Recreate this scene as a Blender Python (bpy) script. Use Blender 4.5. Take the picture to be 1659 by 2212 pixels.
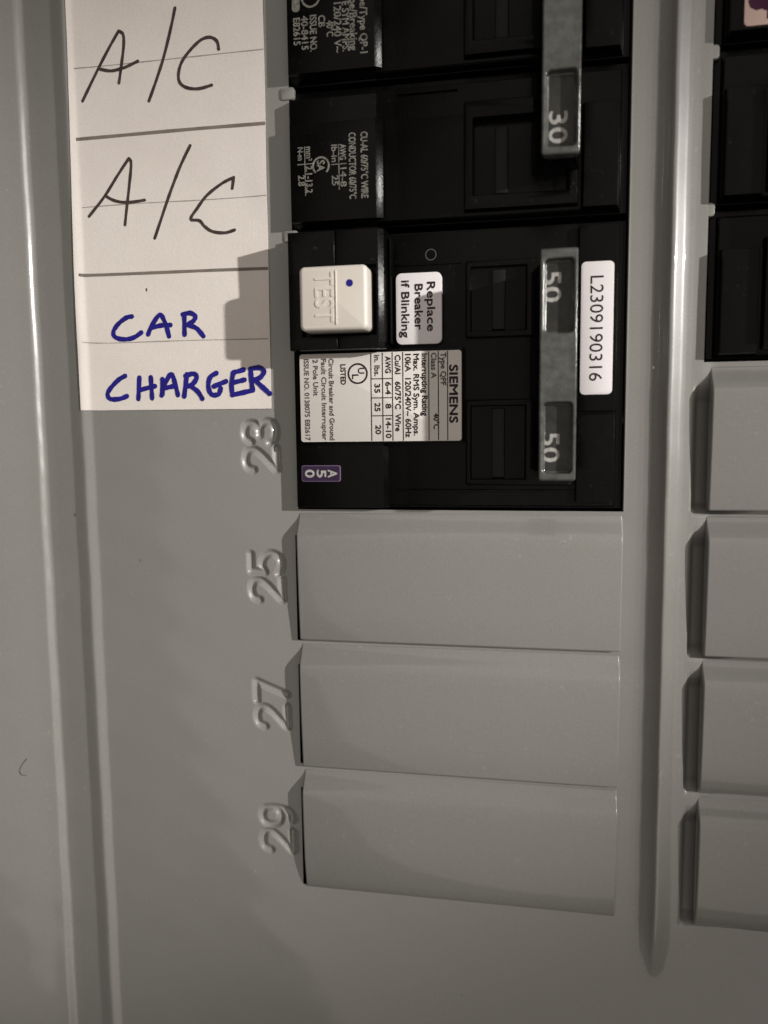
import bpy, bmesh, math, random
from mathutils import Matrix, Vector
for _o in list(bpy.data.objects): bpy.data.objects.remove(_o)
random.seed(4)
SC = bpy.context.scene
COL = SC.collection
MM = 0.001
# The cover stands upright: x to the right, z up, h out of the sheet towards the viewer (world -y). All sizes in mm.
def W(x, z, h): return Vector((x*MM, -h*MM, z*MM))

# ------------------------------------------------------------------ camera
cam = bpy.data.cameras.new('camera'); cam_o = bpy.data.objects.new('camera', cam); COL.objects.link(cam_o)
CR = [(0.98293, -0.01128, -0.18364), (0.00788, -0.99462, 0.10331), (-0.18382, -0.10299, -0.97755)]   # right, down, forward
def _d(v): return Vector((v[0], -v[2], v[1]))
ax, ay, az = _d(CR[0]), -_d(CR[1]), -_d(CR[2])
m = Matrix((ax, ay, az)).transposed().to_4x4(); m.translation = W(43.76, 40.28, 144.2)
cam_o.matrix_world = m
cam.sensor_fit = 'VERTICAL'; cam.sensor_height = 32.0
cam.lens = 32.0*1704.1/2212.0
cam.clip_start = 0.005; cam.clip_end = 20
cam.dof.use_dof = True; cam.dof.focus_distance = 0.146; cam.dof.aperture_fstop = cam.lens/2.0
SC.camera = cam_o

# ------------------------------------------------------------------ light
w = bpy.data.worlds.new('World'); SC.world = w; w.use_nodes = True
bg = w.node_tree.nodes['Background']; bg.inputs['Color'].default_value = (1.0, 0.88, 0.77, 1); bg.inputs['Strength'].default_value = 0.05
def aim(o, src, dst):
    o.location = src; o.rotation_euler = (dst-src).to_track_quat('-Z', 'Y').to_euler()
key = bpy.data.lights.new('work_lamp', 'SPOT'); key_o = bpy.data.objects.new('work_lamp', key); COL.objects.link(key_o)
key.energy = 39; key.color = (1.0, 0.965, 0.92); key.shadow_soft_size = 0.009; key.spot_size = math.radians(17.0); key.spot_blend = 1.0
aim(key_o, W(740, 215, 405), W(-75, 14, 0))
room = bpy.data.lights.new('room_glow', 'AREA'); room_o = bpy.data.objects.new('room_glow', room); COL.objects.link(room_o)   # stands for the lit room behind the photographer, ellipse fitted to its reflection
room.shape = 'ELLIPSE'; room.size = 1.67; room.size_y = 2.4; room.energy = 5.1; room.color = (1.0, 0.92, 0.83)
aim(room_o, W(300, 0, 1000), W(300, 0, 0))
top = bpy.data.lights.new('overhead_fill', 'AREA'); top_o = bpy.data.objects.new('overhead_fill', top); COL.objects.link(top_o)  # weak soft fill added from above, stands for no known lamp
top.energy = 0.6; top.color = (1.0, 0.95, 0.88); top.shape = 'DISK'; top.size = 1.2
aim(top_o, W(-100, 1100, 700), W(10, 30, 0))
SC.view_settings.view_transform = 'Standard'; SC.view_settings.look = 'None'
SC.view_settings.exposure = 0.0; SC.view_settings.gamma = 1.0; SC.view_settings.use_curve_mapping = False
SC.render.engine = 'CYCLES'

# ------------------------------------------------------------------ materials
DUST = {'grey_enamel': (0.5, 0.49, 0.46), 'black_moulded_plastic': (0.05, 0.05, 0.047)}
def mat(name, col, rough=0.5, spec=0.5, vary=0.0, vscale=300.0, bump=0.0, bscale=2500.0, col2=None, rvary=0.0, speck=0.0):
    M = bpy.data.materials.new(name); M.use_nodes = True
    nt = M.node_tree; N = nt.nodes; L = nt.links; b = N['Principled BSDF']
    b.inputs['Roughness'].default_value = rough; b.inputs['Specular IOR Level'].default_value = spec
    tc = N.new('ShaderNodeTexCoord')
    nz = N.new('ShaderNodeTexNoise'); nz.inputs['Scale'].default_value = vscale; nz.inputs['Detail'].default_value = 6; nz.inputs['Roughness'].default_value = 0.65
    L.new(tc.outputs['Object'], nz.inputs['Vector'])
    rp = N.new('ShaderNodeValToRGB'); rp.color_ramp.elements[0].position = 0.32; rp.color_ramp.elements[1].position = 0.70
    c2 = col2 if col2 else tuple(c*(1-vary) for c in col)
    rp.color_ramp.elements[0].color = (*c2, 1); rp.color_ramp.elements[1].color = (*col, 1)
    L.new(nz.outputs['Fac'], rp.inputs['Fac'])
    out = rp.outputs['Color']
    if speck:
        n2 = N.new('ShaderNodeTexNoise'); n2.inputs['Scale'].default_value = 3600; n2.inputs['Detail'].default_value = 2
        L.new(tc.outputs['Object'], n2.inputs['Vector'])
        mr = N.new('ShaderNodeMapRange'); mr.inputs['From Min'].default_value = 0.3; mr.inputs['From Max'].default_value = 0.7
        mr.inputs['To Min'].default_value = 1-speck; mr.inputs['To Max'].default_value = 1+speck
        L.new(n2.outputs['Fac'], mr.inputs['Value'])
        mx = N.new('ShaderNodeMix'); mx.data_type = 'RGBA'; mx.blend_type = 'MULTIPLY'; mx.inputs['Factor'].default_value = 1.0
        L.new(out, mx.inputs['A']); L.new(mr.outputs['Result'], mx.inputs['B']); out = mx.outputs['Result']
    if name in DUST:
        n4 = N.new('ShaderNodeTexNoise'); n4.inputs['Scale'].default_value = 900; n4.inputs['Detail'].default_value = 4
        L.new(tc.outputs['Object'], n4.inputs['Vector'])
        n5 = N.new('ShaderNodeTexNoise'); n5.inputs['Scale'].default_value = 70; n5.inputs['Detail'].default_value = 3
        L.new(tc.outputs['Object'], n5.inputs['Vector'])
        m4 = N.new('ShaderNodeMapRange'); m4.inputs['From Min'].default_value = 0.64; m4.inputs['From Max'].default_value = 0.76
        L.new(n4.outputs['Fac'], m4.inputs['Value'])
        m5 = N.new('ShaderNodeMapRange'); m5.inputs['From Min'].default_value = 0.42; m5.inputs['From Max'].default_value = 0.68; m5.inputs['To Max'].default_value = 0.3
        L.new(n5.outputs['Fac'], m5.inputs['Value'])
        mm = N.new('ShaderNodeMath'); mm.operation = 'MULTIPLY'; L.new(m4.outputs['Result'], mm.inputs[0]); L.new(m5.outputs['Result'], mm.inputs[1])
        md_ = N.new('ShaderNodeMix'); md_.data_type = 'RGBA'; L.new(mm.outputs['Value'], md_.inputs['Factor'])
        L.new(out, md_.inputs['A']); md_.inputs['B'].default_value = (*DUST[name], 1); out = md_.outputs['Result']
    L.new(out, b.inputs['Base Color'])
    if rvary:
        m2 = N.new('ShaderNodeMapRange'); m2.inputs['From Min'].default_value = 0.3; m2.inputs['From Max'].default_value = 0.7
        m2.inputs['To Min'].default_value = rough-rvary; m2.inputs['To Max'].default_value = rough+rvary
        L.new(nz.outputs['Fac'], m2.inputs['Value']); L.new(m2.outputs['Result'], b.inputs['Roughness'])
    if bump:
        n3 = N.new('ShaderNodeTexNoise'); n3.inputs['Scale'].default_value = bscale; n3.inputs['Detail'].default_value = 3
        L.new(tc.outputs['Object'], n3.inputs['Vector'])
        bp = N.new('ShaderNodeBump'); bp.inputs['Strength'].default_value = bump; bp.inputs['Distance'].default_value = 0.0001
        L.new(n3.outputs['Fac'], bp.inputs['Height']); L.new(bp.outputs['Normal'], b.inputs['Normal'])
    return M
PAINT = mat('grey_enamel', (0.243, 0.240, 0.225), 0.36, 0.5, 0.05, 45, 0.06, 700, speck=0.06, rvary=0.03)
_b = PAINT.node_tree.nodes['Principled BSDF']; _b.inputs['Coat Weight'].default_value = 0.9; _b.inputs['Coat Roughness'].default_value = 0.07
PAPER = mat('aged_paper', (0.82, 0.765, 0.725), 0.85, 0.2, 0.0, 28, 0.3, 2500, col2=(0.74, 0.68, 0.64), speck=0.035)
BLACK = mat('black_moulded_plastic', (0.0028, 0.0028, 0.0027), 0.24, 0.13, 0.3, 260, 0.25, 3500, rvary=0.07)
HANDLE = mat('handle_sheen_plastic', (0.10, 0.102, 0.095), 0.19, 0.6, 0, 700, 0.3, 2500, col2=(0.05, 0.05, 0.047), rvary=0.05)  # grey base mostly stands in for sheen on the bar, plus some dust
TRIP = mat('trip_flag_plastic', (0.012, 0.012, 0.011), 0.4, 0.2, 0.3, 300)
FLOOR = mat('shaded_window_plastic', (0.038, 0.037, 0.035), 0.35, 0.35, 0, 420, 0.3, 2500, col2=(0.016, 0.016, 0.015))  # handle plastic darkened to carry the shade inside the sunken windows
CREAM = mat('cream_plastic', (0.70, 0.65, 0.59), 0.42, 0.5, 0.03, 200, 0.12, 1500, speck=0.02)
LABEL = mat('label_paper', (0.75, 0.71, 0.67), 0.6, 0.3, 0.04, 150, speck=0.025)
LABELW = mat('white_label', (0.80, 0.76, 0.77), 0.5, 0.35, 0.03, 150, speck=0.02)
PURPLE = mat('purple_sticker', (0.032, 0.012, 0.05), 0.5, 0.4, 0.3, 300)
PINK = mat('pink_label', (0.62, 0.45, 0.40), 0.6, 0.3, 0.1, 150)
INK = mat('label_ink', (0.035, 0.022, 0.024), 0.6, 0.2, 0.4, 900)
GREYINK = mat('worn_label_ink', (0.045, 0.033, 0.036), 0.6, 0.2, 0, 1600, col2=(0.16, 0.13, 0.13))
PLUM = mat('plum_ink', (0.06, 0.012, 0.04), 0.6, 0.2, 0.4, 900)
BLUE = mat('blue_marker', (0.018, 0.014, 0.28), 0.55, 0.3, 0, 500, col2=(0.010, 0.007, 0.14))
PEN = mat('brown_black_pen', (0.085, 0.06, 0.055), 0.6, 0.3, 0, 500, col2=(0.035, 0.024, 0.024))
RULE = mat('printed_rule', (0.25, 0.215, 0.185), 0.7, 0.2, 0.3, 300)
FINE = mat('fine_rule', (0.27, 0.235, 0.21), 0.7, 0.2, 0, 700, col2=(0.44, 0.40, 0.36))
PRINT = mat('worn_dim_print', (0.30, 0.29, 0.255), 0.6, 0.3, 0, 1500, col2=(0.07, 0.068, 0.06))  # worn print, its colour also lowered for the dim light up there
WHITE = mat('white_print', (0.50, 0.49, 0.46), 0.6, 0.3, 0.45, 900)
DARK = mat('enclosure_steel', (0.03, 0.03, 0.03), 0.6)
SCRATCH = mat('scratch_bare_metal', (0.06, 0.055, 0.05), 0.5)

# ------------------------------------------------------------------ helpers
BASE = {}
def thing(name, label, cat, base, group=None):
    o = bpy.data.objects.new(name, None); COL.objects.link(o); o.empty_display_size = 0.005
    o.location = W(*base); BASE[o.name] = W(*base)
    o['label'] = label; o['category'] = cat
    if group: o['group'] = group
    return o
def root(o):
    while o.parent: o = o.parent
    return o
def finish(name, me, material, parent, smooth=None):
    o = bpy.data.objects.new(name, me); COL.objects.link(o)
    off = BASE[root(parent).name]; me.transform(Matrix.Translation(-off))
    o.parent = parent; me.materials.clear(); me.materials.append(material)
    if smooth is not None:
        for p in me.polygons: p.use_smooth = True
        me.set_sharp_from_angle(angle=math.radians(smooth))
    return o
def raw_mesh(verts, faces):
    me = bpy.data.meshes.new('part'); me.from_pydata([W(*v) for v in verts], [], faces); me.update()
    bm = bmesh.new(); bm.from_mesh(me); bmesh.ops.recalc_face_normals(bm, faces=bm.faces); bm.to_mesh(me); bm.free()
    return me
def boxv(x0, x1, z0, z1, h0, h1, ix=0, iz=0, il=None, ir=None):
    """block, its top face drawn in by ix / iz (il, ir for left and right alone)"""
    il = ix if il is None else il; ir = ix if ir is None else ir
    v = [(x0, z0, h0), (x1, z0, h0), (x1, z1, h0), (x0, z1, h0), (x0+il, z0+iz, h1), (x1-ir, z0+iz, h1), (x1-ir, z1-iz, h1), (x0+il, z1-iz, h1)]
    f = [(3, 2, 1, 0), (4, 5, 6, 7), (0, 1, 5, 4), (1, 2, 6, 5), (2, 3, 7, 6), (3, 0, 4, 7)]
    return v, f
def roundrect(x0, x1, z0, z1, r, n=5):
    p = []
    for cx, cz, a0 in ((x1-r, z1-r, 0), (x0+r, z1-r, 90), (x0+r, z0+r, 180), (x1-r, z0+r, 270)):
        for i in range(n+1):
            a = math.radians(a0+90*i/n); p.append((cx+r*math.cos(a), cz+r*math.sin(a)))
    return p
def slab(poly, h0, h1):
    n = len(poly); v = [(x, z, h0) for x, z in poly]+[(x, z, h1) for x, z in poly]
    f = [tuple(range(n-1, -1, -1)), tuple(range(n, 2*n))]+[(i, (i+1) % n, n+(i+1) % n, n+i) for i in range(n)]
    return v, f
def prism_z(prof, z0, z1):      # prof in (x,h)
    n = len(prof); v = [(x, z0, h) for x, h in prof]+[(x, z1, h) for x, h in prof]
    return v, [tuple(range(n)), tuple(range(2*n-1, n-1, -1))]+[(i, n+i, n+(i+1) % n, (i+1) % n) for i in range(n)]
def prism_x(prof, x0, x1):      # prof in (z,h)
    n = len(prof); v = [(x0, z, h) for z, h in prof]+[(x1, z, h) for z, h in prof]
    return v, [tuple(range(n)), tuple(range(2*n-1, n-1, -1))]+[(i, n+i, n+(i+1) % n, (i+1) % n) for i in range(n)]
def merge(lst):
    V, F = [], []
    for v, f in lst:
        k = len(V); V += v; F += [tuple(i+k for i in q) for q in f]
    return V, F
FLIP = [False]
def fx(v): return [(132.0-x, z, h) for x, z, h in v] if FLIP[0] else v
def solid(name, vf, material, parent, bev=0.0, segs=2, cut=None, smooth=35, ang=30):
    """one part: shape, optional cut-outs, rounded edges"""
    me = raw_mesh(fx(vf[0]), vf[1])
    if bev or cut:
        t = bpy.data.objects.new('tmp', me); COL.objects.link(t); tmp = []
        for c in (cut or []):
            cm = raw_mesh(fx(c[0]), c[1]); co = bpy.data.objects.new('tmpc', cm); COL.objects.link(co); tmp.append(co)
            md = t.modifiers.new('b', 'BOOLEAN'); md.object = co; md.operation = 'DIFFERENCE'; md.solver = 'EXACT'
        if bev:
            md = t.modifiers.new('v', 'BEVEL'); md.width = bev*MM; md.segments = segs; md.limit_method = 'ANGLE'; md.angle_limit = math.radians(ang)
        dg = bpy.context.evaluated_depsgraph_get(); dg.update()
        me2 = bpy.data.meshes.new_from_object(t.evaluated_get(dg))
        for q in [t]+tmp: bpy.data.objects.remove(q)
        bpy.data.meshes.remove(me); me = me2
    me.name = name
    return finish(name, me, material, parent, smooth)
def text(name, s, x, z, cap, length, h, material, parent, off=0.0, ext=0.0, ccw=False, lean=0.0):
    """lettering reading downwards (turned a quarter clockwise): baseline at x, first letter at z, cap height and length in mm"""
    cu = bpy.data.curves.new('t', 'FONT'); cu.body = s; cu.size = 1.0; cu.extrude = 0; cu.resolution_u = 3
    t = bpy.data.objects.new('t', cu); COL.objects.link(t)
    dg = bpy.context.evaluated_depsgraph_get(); dg.update()
    me = bpy.data.meshes.new_from_object(t.evaluated_get(dg)); bpy.data.objects.remove(t)
    us = [v.co.x for v in me.vertices]; u0, u1 = min(us), max(us)
    kv = cap/0.70; ku = length/(u1-u0) if length else kv
    for v in me.vertices:
        u = (v.co.x-u0)*ku; q = v.co.y*kv
        X = x+q; Z = z-u
        if FLIP[0]: X = 132.0-x-q; Z = z+u
        v.co = W(X, Z, h)
    me.update()
    bm = bmesh.new(); bm.from_mesh(me)
    bmesh.ops.remove_doubles(bm, verts=bm.verts, dist=2e-6)
    bmesh.ops.recalc_face_normals(bm, faces=bm.faces)
    for f in bm.faces:
        if f.normal.y > 0: f.normal_flip()
    if off > 0:      # heavier print: the glyphs laid over themselves, a hair to each side
        base = list(bm.faces); k = off*kv*MM*1.4
        for i, (du, dv) in enumerate(((k, 0), (-k, 0), (0, k), (0, -k))):
            q = bmesh.ops.duplicate(bm, geom=base)
            for v in q['geom']:
                if isinstance(v, bmesh.types.BMVert): v.co += Vector((dv, -0.002*MM*(i+1), du))
    if ext:
        r = bmesh.ops.extrude_face_region(bm, geom=list(bm.faces))
        for q in r['geom']:
            if isinstance(q, bmesh.types.BMVert): q.co += Vector((0, -ext*MM, 0))
        bmesh.ops.recalc_face_normals(bm, faces=bm.faces)
    bm.to_mesh(me); bm.free(); me.name = name
    return finish(name, me, material, parent, 30 if ext else None)
def smoothline(p, n=6):
    if len(p) < 3: return list(p)
    out = []
    for i in range(len(p)-1):
        a = p[max(i-1, 0)]; b = p[i]; c = p[i+1]; d = p[min(i+2, len(p)-1)]
        for k in range(n):
            t = k/n; q = []
            for j in range(2):
                q.append(0.5*(2*b[j]+(c[j]-a[j])*t+(2*a[j]-5*b[j]+4*c[j]-d[j])*t*t+(3*b[j]-a[j]-3*c[j]+d[j])*t**3))
            out.append(tuple(q))
    out.append(tuple(p[-1])); return out
def ribbon(p, wid, hf, taper=0.0, wob=0.08, caps=True, k0=0):
    """flat ink stroke of varying width following the paper"""
    pts = smoothline(p) if len(p) > 2 else [(p[0][0]+(p[1][0]-p[0][0])*i/8, p[0][1]+(p[1][1]-p[0][1])*i/8) for i in range(9)]
    n = len(pts); V = []; F = []
    ph = random.random()*6
    for i, (x, z) in enumerate(pts):
        a = pts[max(i-1, 0)]; b = pts[min(i+1, n-1)]
        dx, dz = b[0]-a[0], b[1]-a[1]; l = math.hypot(dx, dz) or 1; nx, nz = -dz/l, dx/l
        t = i/(n-1); ww = wid/2*(1+wob*math.sin(ph+i*0.9)+wob*0.6*math.sin(2.1*i+ph))*(1-taper*t)
        V += [(x+nx*ww, z+nz*ww, hf(x, z)), (x-nx*ww, z-nz*ww, hf(x, z))]
        if i: F.append((2*i-2, 2*i-1, 2*i+1, 2*i))
    if caps:
        for (cx, cz), r, (ax_, az_) in ((pts[0], wid/2, pts[1]), (pts[-1], wid/2*(1-taper), pts[-2])):
            k = len(V); a0 = math.atan2(cz-az_, cx-ax_)
            V.append((cx, cz, hf(cx, cz)))
            for i in range(9):
                a = a0-math.pi/2+math.pi*i/8; V.append((cx+r*math.cos(a), cz+r*math.sin(a), hf(cx, cz)))
            F += [(k, k+1+i, k+2+i) for i in range(8)]
    return V, F
def flat(name, vf, material, parent):
    me = bpy.data.meshes.new(name); me.from_pydata([W(*v) for v in fx(vf[0])], [], vf[1]); me.update()
    bm = bmesh.new(); bm.from_mesh(me)
    for f in bm.faces:
        f.normal_update()
        if f.normal.y > 0: f.normal_flip()
    bm.to_mesh(me); bm.free()
    return finish(name, me, material, parent)
def strokes(name, lst, wid, hf, material, parent, step=0.006, **k):
    return flat(name, merge([ribbon(p, wid, (lambda x, z, i=i: hf(x, z)+i*step), **k) for i, p in enumerate(lst)]), material, parent)
def bar(x0, x1, z0, z1, h): return [(x0, z0, h), (x1, z0, h), (x1, z1, h), (x0, z1, h)], [(0, 1, 2, 3)]
def ringv(cx, cz, r0, r1, h, a0=0, a1=360, n=40):
    V = []; F = []
    for i in range(n+1):
        a = math.radians(a0+(a1-a0)*i/n)
        V += [(cx+r0*math.cos(a), cz+r0*math.sin(a), h), (cx+r1*math.cos(a), cz+r1*math.sin(a), h)]
        if i: F.append((2*i-2, 2*i-1, 2*i+1, 2*i))
    return V, F

# ------------------------------------------------------------------ pressed sheet profile
def sm(a, b, x):
    t = min(max((x-a)/(b-a), 0), 1); return t*t*(3-2*t)
def poly(x, pts):
    """smooth curve through profile points (monotone cubic between knots)"""
    if x <= pts[0][0]: return pts[0][1]
    if x >= pts[-1][0]: return pts[-1][1]
    for (a, ha), (b, hb) in zip(pts, pts[1:]):
        if x <= b: return ha+(hb-ha)*sm(a, b, x)
SIDE = [(-150, 8.0), (-75, 3.9), (-62, 1.8), (-56.5, 0.85), (-53.9, 0.48), (-53.2, -0.38), (-52.6, -0.5), (-51, -0.45), (-46.8, -0.2), (-44.5, 0.40), (-43.9, 0.52), (-43.4, 0.44), (-42.0, 0.02), (-41, 0)]
def lin(x, pts):
    if x <= pts[0][0]: return pts[0][1]
    if x >= pts[-1][0]: return pts[-1][1]
    for (a, ha), (b, hb) in zip(pts, pts[1:]):
        if x <= b: return ha+(hb-ha)*(x-a)/(b-a)
def soft(x, pts, r):           # linear profile rounded with radius r
    n = 6; return sum(lin(x+r*(i-n)/n, pts)*(1-abs(i-n)/(n+1)) for i in range(2*n+1))/sum(1-abs(i-n)/(n+1) for i in range(2*n+1))
RIB = [(60.8, 0), (62.0, 0.0), (63.0, 0.08), (64.0, 0.3), (65.0, 0.74), (65.7, 1.2), (66.3, 1.82), (66.6, 1.95), (67.0, 1.88), (67.4, 1.66), (68.6, 0.98), (69.4, 0.74), (70.5, 0.52), (72.2, 0.35), (74.2, 0)]
def base_h(x, z):
    h = 0.035*math.sin(0.11*x+0.07*z+1.0)+0.03*math.sin(0.17*z-0.06*x)+0.012*math.sin(0.55*z+0.3*x)
    if x < -39: h += soft(x+0.05*math.sin(0.27*z+2)+0.02*math.sin(1.1*z), SIDE, 0.32)
    if 70 < x < 78 and -51.5 < z < 51.2:
        f = ((z+50.8) % 25.4)
        h -= 2.6*sm(70.9, 71.9, x)*sm(0.2, 1.2, f)*(1-sm(18.5, 22.5, f))  # pocket added beside the right-hand plates to deepen the shade there
    if 59 < x < 77:
        h += soft(x+0.022*math.sin(0.33*z)+0.01*math.sin(0.97*z+1), RIB, 0.3)*sm(-65, -49, z)
    return h
# pressed-in row numbers, strokes in a (width, height) frame
D = {'2': [[(0.02, 0.74), (0.10, 0.93), (0.36, 1.0), (0.62, 0.92), (0.66, 0.70), (0.50, 0.46), (0.22, 0.20), (0.03, 0.0), (0.30, 0.0), (0.70, 0.0)]],
     '3': [[(0.04, 0.80), (0.16, 0.96), (0.38, 1.0), (0.60, 0.92), (0.62, 0.70), (0.48, 0.55), (0.26, 0.52)], [(0.26, 0.52), (0.52, 0.50), (0.68, 0.32), (0.62, 0.08), (0.36, 0.0), (0.12, 0.05), (0.02, 0.20)]],
     '5': [[(0.64, 1.0), (0.10, 1.0)], [(0.10, 1.0), (0.06, 0.55)], [(0.06, 0.55), (0.30, 0.64), (0.56, 0.55), (0.68, 0.32), (0.56, 0.06), (0.30, 0.0), (0.02, 0.10)]],
     '7': [[(0.02, 1.0), (0.66, 1.0)], [(0.66, 1.0), (0.48, 0.55), (0.26, 0.0)]],
     '9': [[(0.64, 0.66), (0.58, 0.92), (0.34, 1.0), (0.10, 0.90), (0.04, 0.66), (0.14, 0.44), (0.38, 0.38), (0.58, 0.48), (0.64, 0.66)], [(0.64, 0.66), (0.62, 0.32), (0.50, 0.06), (0.24, 0.0)]]}
NUM = [('23', 32.9, -10.3), ('25', 7.6, -9.8), ('27', -17.9, -9.4), ('29', -43.6, -8.9)]
SEG = []
for idx, (s, z0, x0) in enumerate(NUM):
    for j, ch in enumerate(s):
        for st in D[ch]:
            pl = smoothline(st, 5)
            pp = [(x0+6.2*(1-v), z0+j*5.2+6.0*u) for u, v in pl]     # top of the figure points left, reads upwards
            SEG += [(idx, a, b) for a, b in zip(pp, pp[1:])]
GR = 1.02; GD = 0.55
def stroke_d(x, z, idx=None):
    best = 9.0
    for i, (ax_, az_), (bx, bz) in SEG:
        if idx is not None and i != idx: continue
        dx, dz = bx-ax_, bz-az_; t = ((x-ax_)*dx+(z-az_)*dz)/(dx*dx+dz*dz); t = min(max(t, 0), 1)
        d = math.hypot(x-ax_-t*dx, z-az_-t*dz)
        if d < best: best = d
    return best
def sheet_h(x, z, d): return base_h(x, z)-(GD*(1-sm(0.10, GR, d)) if d < GR else 0)
def axis(knots):
    out = []
    for (a, b, s) in knots:
        n = max(1, round((b-a)/s)); out += [a+(b-a)*i/n for i in range(n)]
    out.append(knots[-1][1]); return out
XS = axis([(-150, -66, 6), (-66, -56, 0.8), (-56, -51, 0.2), (-51, -47, 0.5), (-47, -39.5, 0.18), (-39.5, -11.8, 2.5), (-11.8, -2.0, 0.17), (-2.0, -0.7, 0.5), (-0.7, 0.0, 0.35), (0.0, 0.4, 0.4), (0.4, 59.7, 6), (59.7, 62, 0.5), (62, 70.5, 0.18), (70.5, 71.7, 0.4), (71.7, 72.4, 0.35), (72.4, 74.0, 0.4), (74.0, 76, 0.6), (76, 150, 6)])
ZS = axis([(-150, -66, 4), (-66, -46, 0.7), (-46, -31, 0.17), (-31, -20, 1.2), (-20, -6, 0.17), (-6, 6, 1.2), (6, 19.5, 0.17), (19.5, 25.5, 1.0), (25.5, 31.5, 1.0), (31.5, 45.0, 0.17), (45.0, 51.2, 1.2), (51.2, 130, 2), (130, 180, 5)])

# ================================================================== the panel
panel = thing('electrical_panel', 'grey painted metal breaker panel cover with raised rib and blank knockout plates', 'electrical panel', (30, -60, 0))
nx, nz = len(XS), len(ZS)
DG = [[9.0]*nz for _ in range(nx)]; IDX = {}
for i, x in enumerate(XS):
    if not -12 < x < -1.8: continue
    for j, z in enumerate(ZS):
        for k, (s, z0, x0) in enumerate(NUM):
            if z0-1.5 < z < z0+12.2:
                DG[i][j] = stroke_d(x, z, k); IDX[(i, j)] = k
HV = [[sheet_h(XS[i], ZS[j], DG[i][j]) for j in range(nz)] for i in range(nx)]
def slit(x, z):
    k = (z+50.8)/25.4; f = (k-math.floor(k))*25.4
    if -0.75 < x < 0.4 and -51 < z < 25.3: return 0.5 < f < 20.5
    return False
def inopen(x, z): return slit(x, z) or (0.0 < x < 59.7 and 25.5 < z < 130) or (72.4 < x < 150 and 51.2 < z < 130)
groups = {'sheet': []}
for i in range(nx-1):
    for j in range(nz-1):
        cx, cz = (XS[i]+XS[i+1])/2, (ZS[j]+ZS[j+1])/2
        if inopen(cx, cz): continue
        near = min(DG[i][j], DG[i+1][j], DG[i][j+1], DG[i+1][j+1])
        key_ = IDX.get((i, j), 0) if near < GR else 'sheet'
        groups.setdefault(key_, []).append((i, j))
def grid_mesh(cells):
    ids = {}; V = []; F = []; NRM = []
    def vid(i, j):
        if (i, j) not in ids:
            ids[(i, j)] = len(V); V.append(W(XS[i], ZS[j], HV[i][j]))
            i0, i1 = max(i-1, 0), min(i+1, nx-1); j0, j1 = max(j-1, 0), min(j+1, nz-1)
            gx = (HV[i1][j]-HV[i0][j])/(XS[i1]-XS[i0]); gz = (HV[i][j1]-HV[i][j0])/(ZS[j1]-ZS[j0])
            NRM.append(Vector((-gx, -1, -gz)).normalized())
        return ids[(i, j)]
    for i, j in cells: F.append((vid(i, j), vid(i+1, j), vid(i+1, j+1), vid(i, j+1)))
    me = bpy.data.meshes.new('sheet'); me.from_pydata(V, [], F); me.update()
    for p in me.polygons: p.use_smooth = True
    me.normals_split_custom_set_from_vertices(NRM)
    return me
sheet = finish('cover_sheet', grid_mesh(groups['sheet']), PAINT, panel)
for k, (s, _, _) in enumerate(NUM):
    o = finish('embossed_number', grid_mesh(groups[k]), PAINT, panel); o['label'] = 'number %s pressed into the sheet' % s
# twist-out blank plates: ramped top edge, face falling slightly to its lower edge
def plate(x0, x1, zb, hl, lip, htop=2.1, zt=24.9):
    prof = [(zb+0.35, -0.6), (zb+0.35, hl)] if not lip else [(zb+0.35, -0.6), (zb+0.35, 0.28), (zb+lip*0.5, hl*0.7), (zb+lip, hl)]
    for t in (0.3, 0.5, 0.75, 0.9): prof.append((zb+0.35+(zt-4.95)*t, hl+(htop-hl)*(1-(1-t)**1.6)))
    for t in (0.0, 0.12, 0.25, 0.4, 0.55, 0.7, 0.85, 1.0): prof.append((zb+zt-4.6+4.6*t, htop*(1-sm(0, 1, t))+0.06*t))
    prof.append((zb+zt, -0.6))
    return solid('knockout_plate', prism_x(prof, x0, x1), PAINT, panel, bev=0.7, segs=4, ang=50, smooth=50)
for zb, hl, lp in ((0.0, 1.25, 0), (-25.4, 1.15, 0), (-50.8, 1.0, 3.0)): plate(0.1, 59.6, zb, hl, lp)
for zb, hl, lp in ((25.6, 2.0, 0), (0.0, 2.0, 0), (-25.4, 1.9, 2.0), (-50.8, 1.8, 3.0)): plate(73.5, 133, zb, hl, lp, 2.7, 24.9)
# narrow sheet tabs that reach between the breakers
for x0, x1, z in ((-1.6, 1.1, 101.0), (-1.6, 1.1, 76.0), (71.3, 73.4, 101.3), (71.3, 73.4, 76.3)):
    solid('sheet_tab', slab(roundrect(x0, x1, z-1.1, z+1.1, 0.5, 3), -0.9, 0.32), PAINT, panel, bev=0.28, segs=2)
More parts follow.
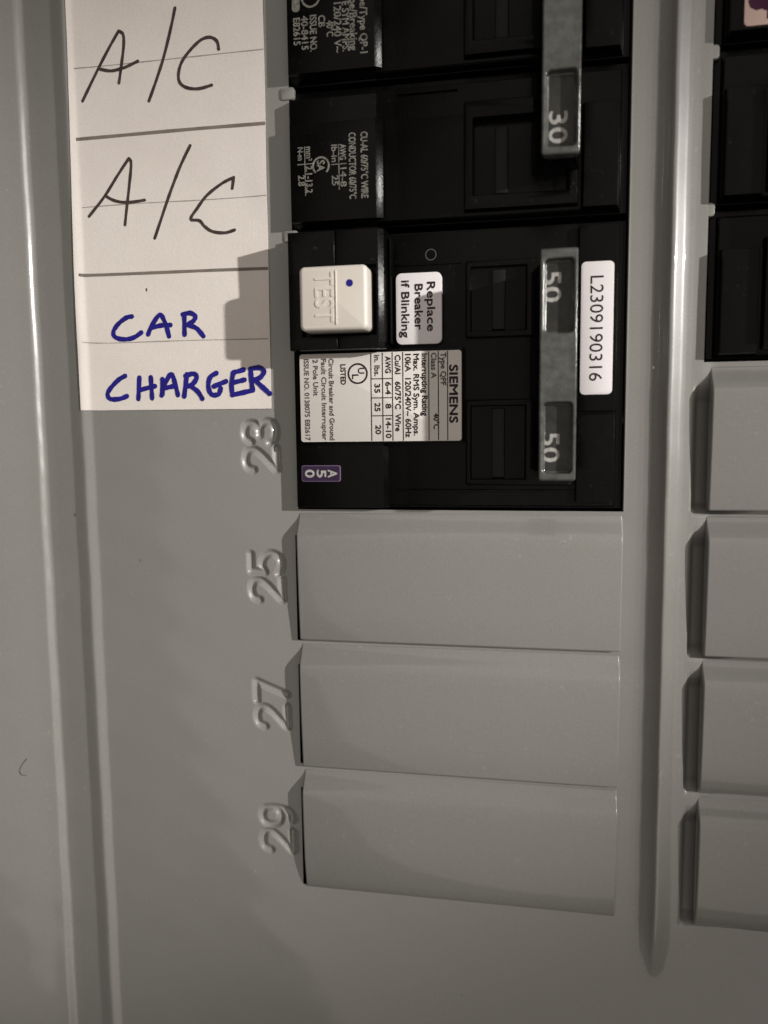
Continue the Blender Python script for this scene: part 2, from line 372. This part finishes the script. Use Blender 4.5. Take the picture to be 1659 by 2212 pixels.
# rolled edge of the opening beside the breakers
solid('opening_edge', boxv(59.55, 60.05, 25.6, 129, -1.4, 0.22, 0.12, 0.1), PAINT, panel, bev=0.1)
solid('opening_edge', boxv(72.0, 72.5, 51.2, 129, -1.4, 0.18, 0.12, 0.1), PAINT, panel, bev=0.1)
hs = lambda x, z: soft(x, SIDE, 0.32)+0.03
strokes('scratch', [[(-60.0, -27.5), (-61.0, -28.7), (-61.7, -30.2)], [(-61.7, -30.2), (-61.2, -31.0), (-60.2, -31.0)]], 0.17, hs, SCRATCH, panel, taper=0.6)
CHIP = mat('paint_chip', (0.62, 0.60, 0.56), 0.6)
for cx, cz, rr in ((10.5, -80.5, 0.35), (64.2, 50.5, 0.22), (-33.0, 15.0, 0.14), (31.0, -70.0, 0.12), (-47.0, 24.0, 0.2)):
    pts = [(cx+rr*(0.5+0.6*random.random())*math.cos(a*0.9), cz+1.6*rr*(0.5+0.6*random.random())*math.sin(a*0.9)) for a in range(7)]
    flat('paint_chip', ([(x, z, base_h(x, z)+0.04) for x, z in pts], [tuple(range(7))]), CHIP if cx > -20 and cx != 31.0 else SCRATCH, panel)
solid('enclosure_back', boxv(-150, 150, -150, 180, -26, -24), DARK, panel)

# ================================================================== paper directory strip
paper = thing('paper_directory', 'cream paper label strip with handwritten A/C and CAR CHARGER left of breakers', 'paper label', (-24, 44.6, 0.1))
def paper_h(x, z):
    d = base_h(x, z) if x > -44.2 else base_h(-44.2, z)
    wav = 0.10*math.sin(z*0.23+x*0.05)*sm(-38, -6, x)+0.12*sm(-9, -4.7, x)*(1+math.sin(z*0.17))*0.5
    return d+0.10+max(wav, 0)
px = axis([(-44.0, -39.5, 0.3), (-39.5, -4.75, 1.0)]); pz = axis([(44.6, 140, 1.2)])
V = []; F = []
for i, x in enumerate(px):
    for j, z in enumerate(pz):
        xx = x+(0.9*sm(60, 120, z) if i == 0 else 0.9*sm(60, 120, z)*(1-i/(len(px)-1))) + (0.4*(z-44.6)/78)*(i/(len(px)-1))
        zz = z+(0.3*(1-i/(len(px)-1)) if j == 0 else 0)
        V.append((xx, zz, paper_h(xx, zz)))
n = len(pz); F = [(i*n+j, (i+1)*n+j, (i+1)*n+j+1, i*n+j+1) for i in range(len(px)-1) for j in range(n-1)]
me = bpy.data.meshes.new('sheet_of_paper'); me.from_pydata([W(*v) for v in V], [], F); me.update()
t = bpy.data.objects.new('tmp', me); COL.objects.link(t); md = t.modifiers.new('s', 'SOLIDIFY'); md.thickness = 0.11*MM; md.offset = 1
dg = bpy.context.evaluated_depsgraph_get(); dg.update(); me2 = bpy.data.meshes.new_from_object(t.evaluated_get(dg)); bpy.data.objects.remove(t)
sheet_p = finish('paper_sheet', me2, PAPER, paper, 40)
ph = lambda x, z: paper_h(x, z)+0.145
L1 = lambda p: [(x, z) for x, z in p]
for pts, wd in (([(-42.2, 96.2), (-41, 96.25), (-30.3, 96.3), (-16.8, 96.3), (-4.5, 96.2)], 0.62), ([(-42.9, 71.1), (-41.3, 70.85), (-27.2, 70.7), (-14.8, 70.6), (-4.7, 70.45)], 0.58)):
    strokes('ruled_line', [pts], wd, ph, RULE, paper, wob=0.04, caps=False)
for pts in ([(-42.1, 109.1), (-33.1, 109.0), (-22.9, 109.0), (-13.0, 109.0), (-4.4, 109.0)], [(-41.8, 83.6), (-30.9, 83.7), (-17.3, 83.5), (-4.6, 83.5)], [(-43.0, 58.1), (-37.4, 57.8), (-21.5, 57.8), (-5.0, 57.6)]):
    strokes('fine_line', [pts], 0.17, ph, FINE, paper, wob=0.2, caps=False)
ph2 = lambda x, z: paper_h(x, z)+0.16
AC1 = [[(-32.6, 114.9), (-34.4, 112.5), (-36.9, 108.9), (-40.6, 103.1)], [(-32.6, 114.9), (-31.75, 114.2), (-31.7, 112.3), (-32.3, 109.0), (-33.0, 105.7)], [(-36.7, 108.5), (-34.5, 108.0), (-31.9, 108.3), (-30.2, 108.8), (-29.0, 109.2)], [(-21.2, 117.7), (-22.0, 114.9), (-23.7, 109.7), (-25.1, 106.3), (-27.1, 102.0)], [(-13.0, 109.8), (-13.3, 111.2), (-14.6, 112.0), (-16.4, 111.7), (-18.6, 110.1), (-20.3, 108.2), (-21.0, 106.2), (-20.8, 104.7), (-19.5, 103.7), (-17.2, 103.3), (-14.6, 103.7)]]
AC2 = [[(-31.7, 92.0), (-34.1, 89.1), (-37.1, 85.3), (-40.4, 81.9)], [(-31.7, 92.0), (-31.25, 91.1), (-31.7, 87.7), (-32.5, 83.1), (-33.0, 79.9)], [(-36.5, 85.3), (-35.0, 84.5), (-32.4, 84.0), (-28.8, 84.2)], [(-19.2, 93.4), (-21.2, 90.1), (-22.7, 87.1), (-24.4, 83.3), (-27.0, 77.1)], [(-11.2, 85.2), (-10.85, 87.1)], [(-10.85, 87.1), (-13.2, 86.2), (-16.2, 84.3), (-18.2, 82.1), (-19.6, 80.2), (-17.9, 79.8), (-16.9, 78.7), (-15.4, 77.7), (-13.0, 77.3), (-11.0, 77.7)]]
CAR = [[(-32.4, 62.7), (-33.6, 62.5), (-35.3, 61.4), (-36.4, 60.0), (-36.1, 58.9), (-34.2, 58.4), (-32.2, 58.7), (-30.6, 59.6)], [(-29.2, 59.2), (-28.3, 60.9), (-26.6, 62.8), (-25.6, 61.3), (-24.9, 58.7)], [(-28.5, 60.4), (-26.4, 60.8), (-24.5, 60.8)], [(-21.7, 58.9), (-21.6, 62.5)], [(-21.9, 62.7), (-20.4, 62.9), (-19.4, 62.3), (-19.8, 61.4), (-21.4, 60.6)], [(-20.9, 60.7), (-19.2, 60.0), (-17.9, 58.5)]]
CHG = [[(-34.4, 51.4), (-35.8, 50.7), (-37.6, 49.1), (-38.3, 47.9), (-37.7, 47.0), (-35.7, 47.0), (-34.2, 47.5)], [(-31.4, 51.0), (-31.8, 46.9)], [(-29.0, 51.0), (-28.9, 47.0)], [(-31.6, 48.6), (-28.2, 49.3)], [(-26.9, 47.5), (-26.1, 49.7), (-24.7, 51.5), (-24.0, 49.7), (-23.5, 47.5)], [(-26.6, 50.6), (-26.7, 47.7)], [(-26.6, 48.8), (-23.9, 49.3)], [(-22.2, 47.2), (-21.8, 49.6), (-21.5, 51.4)], [(-21.8, 51.1), (-20.2, 51.5), (-19.5, 50.8), (-20.3, 49.6), (-21.5, 49.1)], [(-20.9, 49.2), (-19.4, 48.1), (-18.5, 46.7)], [(-15.5, 51.5), (-16.8, 50.7), (-17.2, 49.0), (-16.6, 47.5), (-15.2, 47.5), (-14.7, 48.6)], [(-16.1, 49.0), (-13.6, 49.9)], [(-10.0, 52.0), (-12.1, 51.5)], [(-12.1, 51.5), (-12.5, 49.4), (-12.4, 47.3)], [(-12.4, 47.3), (-8.3, 48.1)], [(-12.3, 49.6), (-9.9, 50.1)], [(-8.3, 48.1), (-8.5, 49.6), (-8.6, 51.9)], [(-8.7, 52.1), (-6.9, 52.3), (-6.0, 51.6), (-6.7, 50.5), (-8.2, 49.9)], [(-7.9, 50.1), (-6.4, 48.7), (-4.95, 47.4)]]
for s, m_, wd in ((AC1, PEN, 0.58), (AC2, PEN, 0.58), (CAR, BLUE, 0.92), (CHG, BLUE, 0.95)):
    strokes('handwriting', s, wd, ph2, m_, paper, step=0.004, wob=0.07)
strokes('ink_dot', [[(-29.15, 67.75), (-29.1, 67.4)]], 0.28, ph2, PEN, paper)

# ================================================================== breakers
def handle(parent, z0, z1, wins, txt, top=14.8):
    """tie bar over both poles with sunken windows that carry the rating"""
    prof = [(45.6, top-2.6), (50.0, top-2.6), (50.5, top-1.6), (50.65, top), (44.75, top), (45.0, top-1.6)]
    cuts = [slab(roundrect(45.55, 49.95, a, b, 0.6, 4), top-1.5, top+3) for a, b in wins]
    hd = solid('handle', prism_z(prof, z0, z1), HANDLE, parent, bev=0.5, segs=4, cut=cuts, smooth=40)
    for (a, b), (s, zt) in zip(wins, txt):
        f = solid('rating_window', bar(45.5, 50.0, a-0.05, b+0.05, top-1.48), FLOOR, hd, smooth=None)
        text('lettering', s, 45.35 if s == '50' else 46.0, zt, 2.75, 4.7, top-1.45, WHITE, f, off=0.012)
    solid('handle_stem', prism_z([(43.0, 0.0), (51.4, 0.0), (49.9, top-2.3), (45.5, top-2.3), (44.0, 6)], z0+1.2, z1-1.2), BLACK, parent, bev=0.3)
    # toggle shanks under the bar
    return hd
def pole(parent, zb, slot=True):
    """one pole of a plug-on breaker, 25.4 mm pitch"""
    h = [boxv(0.5, 59.35, zb+0.2, zb+25.2, -16, -0.4, 0.1, 0.3),
         boxv(0.55, 17.4, zb+0.5, zb+24.0, -1.0, 2.0, il=0.2, ir=0.9, iz=1.15),
         prism_z([(0.6, -1.0), (0.75, 2.7), (16.3, 2.7), (17.6, 1.8), (17.6, -1.0)], zb+1.5, zb+18.4),
         boxv(16.0, 58.4, zb+0.4, zb+24.2, -1.0, 1.0, il=0.0, ir=0.5, iz=0.7),
         boxv(16.2, 58.2, zb+1.0, zb+18.5, -1.0, 1.25, il=0.0, ir=0.5, iz=0.2),
         boxv(51.4, 57.9, zb+0.9, zb+18.4, 0.5, 2.6, il=0.5, ir=0.35, iz=0.35),
         boxv(20.0, 30.6, zb+22.4, zb+22.75, 1.0, 1.42, 0.05, 0.05)]
    b = solid('pole_housing', merge(h), BLACK, parent, bev=0.26, segs=2)
    fr = solid('handle_frame', boxv(31.6, 51.2, zb+1.6, zb+20.0, 0.5, 2.9, 0.25, 0.25), BLACK, parent, bev=0.3, segs=2,
               cut=[boxv(33.4, 49.4, zb+4.2, zb+17.0, 1.0, 6)])
    solid('trip_indicator', boxv(37.0, 39.4, zb+4.4, zb+15.6, 0.8, 1.9, 0.1, 0.1), TRIP, fr, bev=0.15)
    return b

# ---- two-pole 50 A ground-fault breaker
g = thing('circuit_breaker', 'black two-pole breaker with cream test button and white rating labels', 'circuit breaker', (30, 25.8, 0))
hou = [boxv(0.5, 59.4, 25.8, 75.7, -16, -0.4, 0.1, 0.2),
       prism_z([(0.35, -1.0), (0.5, 2.1), (16.9, 2.1), (18.0, 1.42), (18.0, -1.0)], 26.1, 75.4),
       boxv(16.6, 58.3, 26.2, 75.3, -1.0, 1.5, il=0.0, ir=0.4, iz=0.5),
       boxv(1.5, 31.9, 37.9, 54.8, 1.0, 3.25, il=0.2, ir=0.2, iz=0.1),
       boxv(51.2, 57.9, 43.0, 74.6, 0.5, 2.75, 0.2, 0.2),
       boxv(51.2, 57.9, 27.2, 42.85, 0.5, 2.45, 0.2, 0.2),
       boxv(19.4, 31.4, 69.3, 69.6, 1.2, 1.75, 0.05, 0.05),
       boxv(19.6, 51.0, 29.1, 29.5, 1.2, 1.85, 0.05, 0.05)]
gh = solid('housing', merge(hou), BLACK, g, bev=0.28, segs=2)
solid('raised_block', prism_z([(0.8, 0.5), (1.15, 6.6), (17.3, 6.6), (18.3, 5.9), (18.6, 0.5)], 54.6, 75.0), BLACK, g, bev=0.4, segs=3,
      cut=[boxv(3.5, 17.0, 56.9, 69.0, 4.4, 9), boxv(9.6, 9.85, 69.0, 80, 6.3, 9), boxv(9.9, 10.15, 50, 56.9, 6.3, 9)])
solid('end_rib', boxv(18.6, 19.2, 55.4, 74.2, 1.2, 3.6, 0.1, 0.2), BLACK, g, bev=0.15)
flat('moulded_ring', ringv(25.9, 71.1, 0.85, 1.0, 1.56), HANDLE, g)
for z0, z1 in ((30.2, 45.6), (56.2, 69.6)):
    fr = solid('handle_frame', boxv(31.95, 51.1, z0, z1, 1.0, 2.7, 0.2, 0.2), BLACK, g, bev=0.25, segs=2, cut=[boxv(33.0, 42.6, z0+1.2, z1-1.2, 1.54, 6)])
    solid('trip_indicator', boxv(36.6, 39.0, z0+1.4, z1-1.6, 1.4, 2.0, 0.1, 0.1), TRIP, fr, bev=0.12)
handle(g, 31.9, 68.3, [(55.3, 66.7), (33.1, 44.4)], [('50', 65.0), ('50', 39.6)])
# test button
tb = solid('test_button', slab(roundrect(4.05, 16.0, 57.5, 68.4, 0.9, 4), 4.0, 10.0), CREAM, g, bev=0.7, segs=4, ang=50)
text('lettering', 'TEST', 6.9, 67.3, 3.3, 8.4, 9.93, CREAM, tb, off=-0.004, ext=0.2)
solid('moulded_ridge', boxv(10.5, 10.72, 58.4, 67.5, 9.9, 10.18, 0.03, 0.03), CREAM, tb, bev=0.06)
flat('indicator_dot', ringv(13.0, 65.3, 0.0, 0.62, 10.03), BLUE, tb)
# reminder label
rl = solid('reminder_label', slab(roundrect(19.75, 27.9, 55.5, 67.9, 1.0, 5), 1.3, 2.62), LABELW, g, bev=0.05, ang=50)
for s, x, z, ln in (('Replace', 25.35, 66.2, 8.5), ('Breaker', 23.15, 65.9, 7.9), ('if Blinking', 20.75, 66.6, 9.9)):
    text('lettering', s, x, z, 1.42, ln, 2.66, INK, rl, off=0.02)
# rating label
ra = solid('rating_label', slab(roundrect(1.9, 31.45, 38.3, 54.2, 0.5, 4), 3.1, 3.4), LABEL, g, bev=0.05, ang=50)
hh = 3.43
lines = [(29.0, 38.4, 54.1), (27.35, 38.4, 54.1), (25.65, 38.4, 54.1), (21.0, 38.4, 54.1), (19.1, 38.4, 54.1), (17.3, 38.4, 54.1), (15.2, 38.4, 54.1)]
flat('ruled_line', merge([bar(x-0.09, x+0.09, a, b, hh) for x, a, b in lines]+[bar(15.29, 17.21, z-0.09, z+0.09, hh) for z in (49.5, 46.1, 42.9)]+[bar(17.39, 19.01, z-0.09, z+0.09, hh) for z in (49.5, 46.1, 42.9)]), INK, ra)
text('lettering', 'SIEMENS', 29.35, 51.6, 1.45, 10.1, hh, INK, ra, off=0.03)
for s, x, z, cap, ln, mt in (('Type QPF', 27.8, 53.8, 0.95, 5.7, GREYINK), ('Class A', 26.1, 53.8, 0.95, 4.4, GREYINK), ('40°C', 26.5, 43.2, 0.95, 2.8, INK),
        ('Interrupting Rating', 24.45, 53.7, 0.98, 10.9, INK), ('Max. RMS Sym. Amps.', 22.95, 53.7, 0.98, 14.4, INK), ('10kA  120/240V~ 60Hz', 21.45, 53.7, 1.0, 14.7, INK), ('Cu/Al   60/75°C  Wire', 19.6, 53.6, 1.0, 13.5, INK),
        ('AWG', 17.85, 53.4, 0.98, 2.9, INK), ('6-4', 17.85, 48.9, 0.98, 2.2, INK), ('8', 17.85, 45.0, 0.98, 0.8, INK), ('14-10', 17.85, 42.4, 0.98, 3.5, INK),
        ('in. lbs.', 15.85, 53.7, 0.98, 3.7, GREYINK), ('35', 15.85, 48.6, 0.98, 1.6, INK), ('25', 15.85, 45.2, 0.98, 1.5, INK), ('20', 15.95, 41.2, 0.98, 1.6, INK),
        ('LISTED', 9.6, 52.2, 0.95, 3.6, INK), ('Circuit Breaker and Ground', 7.4, 53.3, 0.9, 14.7, GREYINK), ('Fault Circuit Interrupter', 6.0, 53.3, 0.9, 14.7, GREYINK), ('2 Pole Unit', 4.45, 53.2, 0.9, 6.5, GREYINK), ('ISSUE NO. 0138075 E82617', 2.75, 53.3, 0.9, 14.7, GREYINK)):
    text('lettering', s, x, z, cap, ln, hh, mt, ra, off=0.026)
ul = flat('listing_mark', ringv(12.75, 50.5, 1.55, 1.88, hh), INK, ra)
text('lettering', 'U', 12.85, 51.5, 1.15, 1.0, hh, INK, ra, off=0.02); text('lettering', 'L', 11.75, 50.35, 1.15, 0.8, hh, INK, ra, off=0.02)
# serial label, rating sticker
sl = solid('serial_label', slab(roundrect(51.75, 57.15, 46.0, 68.3, 0.8, 5), 2.6, 2.95), LABELW, g, bev=0.05, ang=50)
text('lettering', 'L2309190316', 53.3, 65.9, 2.2, 17.6, 2.98, INK, sl, off=0.0)
ps = solid('amperage_sticker', slab(roundrect(1.5, 9.0, 30.9, 33.95, 0.4, 4), 2.0, 2.30), mat('sticker_border', (0.13, 0.085, 0.155), 0.5), g, bev=0.04, ang=50)
flat('sticker_face', ([(x, z, 2.32) for x, z in roundrect(1.68, 8.82, 31.06, 33.79, 0.3, 4)], [tuple(range(20))]), PURPLE, ps)
for s, x in (('A', 6.6), ('5', 4.5), ('0', 2.25)):
    text('lettering', s, x, 33.1, 1.75, 1.4, 2.35, WHITE, ps, off=0.02)

# ---- two-pole 30 A breaker above it
b30 = thing('circuit_breaker', 'black two-pole breaker with worn white print and 30 on its handle', 'circuit breaker', (30, 76.3, 0))
p1 = pole(b30, 76.2); p2 = pole(b30, 101.6)
handle(b30, 82.2, 122, [(83.4, 94.6), (109.5, 120.7)], [('30', 89.0), ('30', 117.0)], 15.2)
hp = 2.73
for s, x, z, cap, ln in (('CU-AL 60/75°C WIRE', 13.75, 92.4, 1.25, 11.2), ('CONDUCTOR 60/75°C', 11.6, 92.4, 1.25, 11.2), ('AWG', 9.95, 90.6, 1.1, 2.6), ('14-8', 10.0, 86.6, 1.1, 3.2),
        ('lb-in', 8.45, 90.6, 1.05, 2.9), ('25', 8.45, 85.4, 1.15, 1.7), ('mm²', 3.75, 90.6, 1.1, 2.4), ('2.1-13.2', 3.7, 87.3, 1.15, 4.6), ('N-m', 2.25, 90.6, 1.0, 2.2), ('2.8', 2.25, 85.8, 1.2, 1.8)):
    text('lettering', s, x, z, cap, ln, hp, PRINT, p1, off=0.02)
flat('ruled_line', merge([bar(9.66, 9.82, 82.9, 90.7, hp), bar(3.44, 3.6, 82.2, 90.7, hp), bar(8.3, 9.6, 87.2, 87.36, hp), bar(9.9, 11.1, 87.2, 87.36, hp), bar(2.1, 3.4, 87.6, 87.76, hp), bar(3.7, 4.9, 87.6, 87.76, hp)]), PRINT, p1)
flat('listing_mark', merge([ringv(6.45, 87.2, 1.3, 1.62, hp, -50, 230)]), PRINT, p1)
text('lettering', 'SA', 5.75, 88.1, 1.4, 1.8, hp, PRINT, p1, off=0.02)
for s, x, z, cap, ln in (('Type/Type QP-1', 13.9, 116.5, 1.3, 11.0), ('Type/Breaking', 12.1, 116.5, 1.3, 10.4), ('TIVE SYM AMPS.', 10.75, 116.5, 1.25, 10.4), ('120/240 V~', 9.3, 114.2, 1.3, 8.2), ('40°C', 7.95, 111.4, 1.2, 2.6),
        ('CB', 6.5, 112.4, 1.2, 1.9), ('ISSUE NO.', 4.95, 112.6, 1.2, 6.0), ('40-8415', 3.4, 112.6, 1.2, 5.6), ('E82615', 1.95, 112.4, 1.2, 4.5)):
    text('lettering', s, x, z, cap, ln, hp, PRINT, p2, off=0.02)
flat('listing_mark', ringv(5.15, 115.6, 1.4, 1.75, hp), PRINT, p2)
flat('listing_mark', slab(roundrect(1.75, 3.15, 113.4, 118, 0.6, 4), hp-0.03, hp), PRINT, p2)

# ---- right-hand column, seen only by its inner end
FLIP[0] = True
r1 = thing('circuit_breaker', 'plain black two-pole breaker in right column directly above grey blank plates', 'circuit breaker', (100, 51.4, 0))
pole(r1, 51.2); pole(r1, 76.6)
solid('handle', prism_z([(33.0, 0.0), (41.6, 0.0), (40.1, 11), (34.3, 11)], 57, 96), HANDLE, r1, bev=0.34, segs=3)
r2 = thing('circuit_breaker', 'black breaker at upper right corner with pinkish label cut by frame', 'circuit breaker', (100, 102.0, 0))
pole(r2, 102.0)
pk = solid('serial_label', slab(roundrect(49.2, 55.6, 103.6, 120.0, 0.7, 4), 1.2, 2.9), PINK, r2, bev=0.05, ang=50)
flat('printed_mark', merge([ringv(53.6, 107.3, 0, 1.5, 2.93, n=9), ringv(52.2, 106.5, 0, 0.9, 2.935, n=7), bar(52.0, 52.25, 104.4, 106.5, 2.93)]), PLUM, pk)
FLIP[0] = False
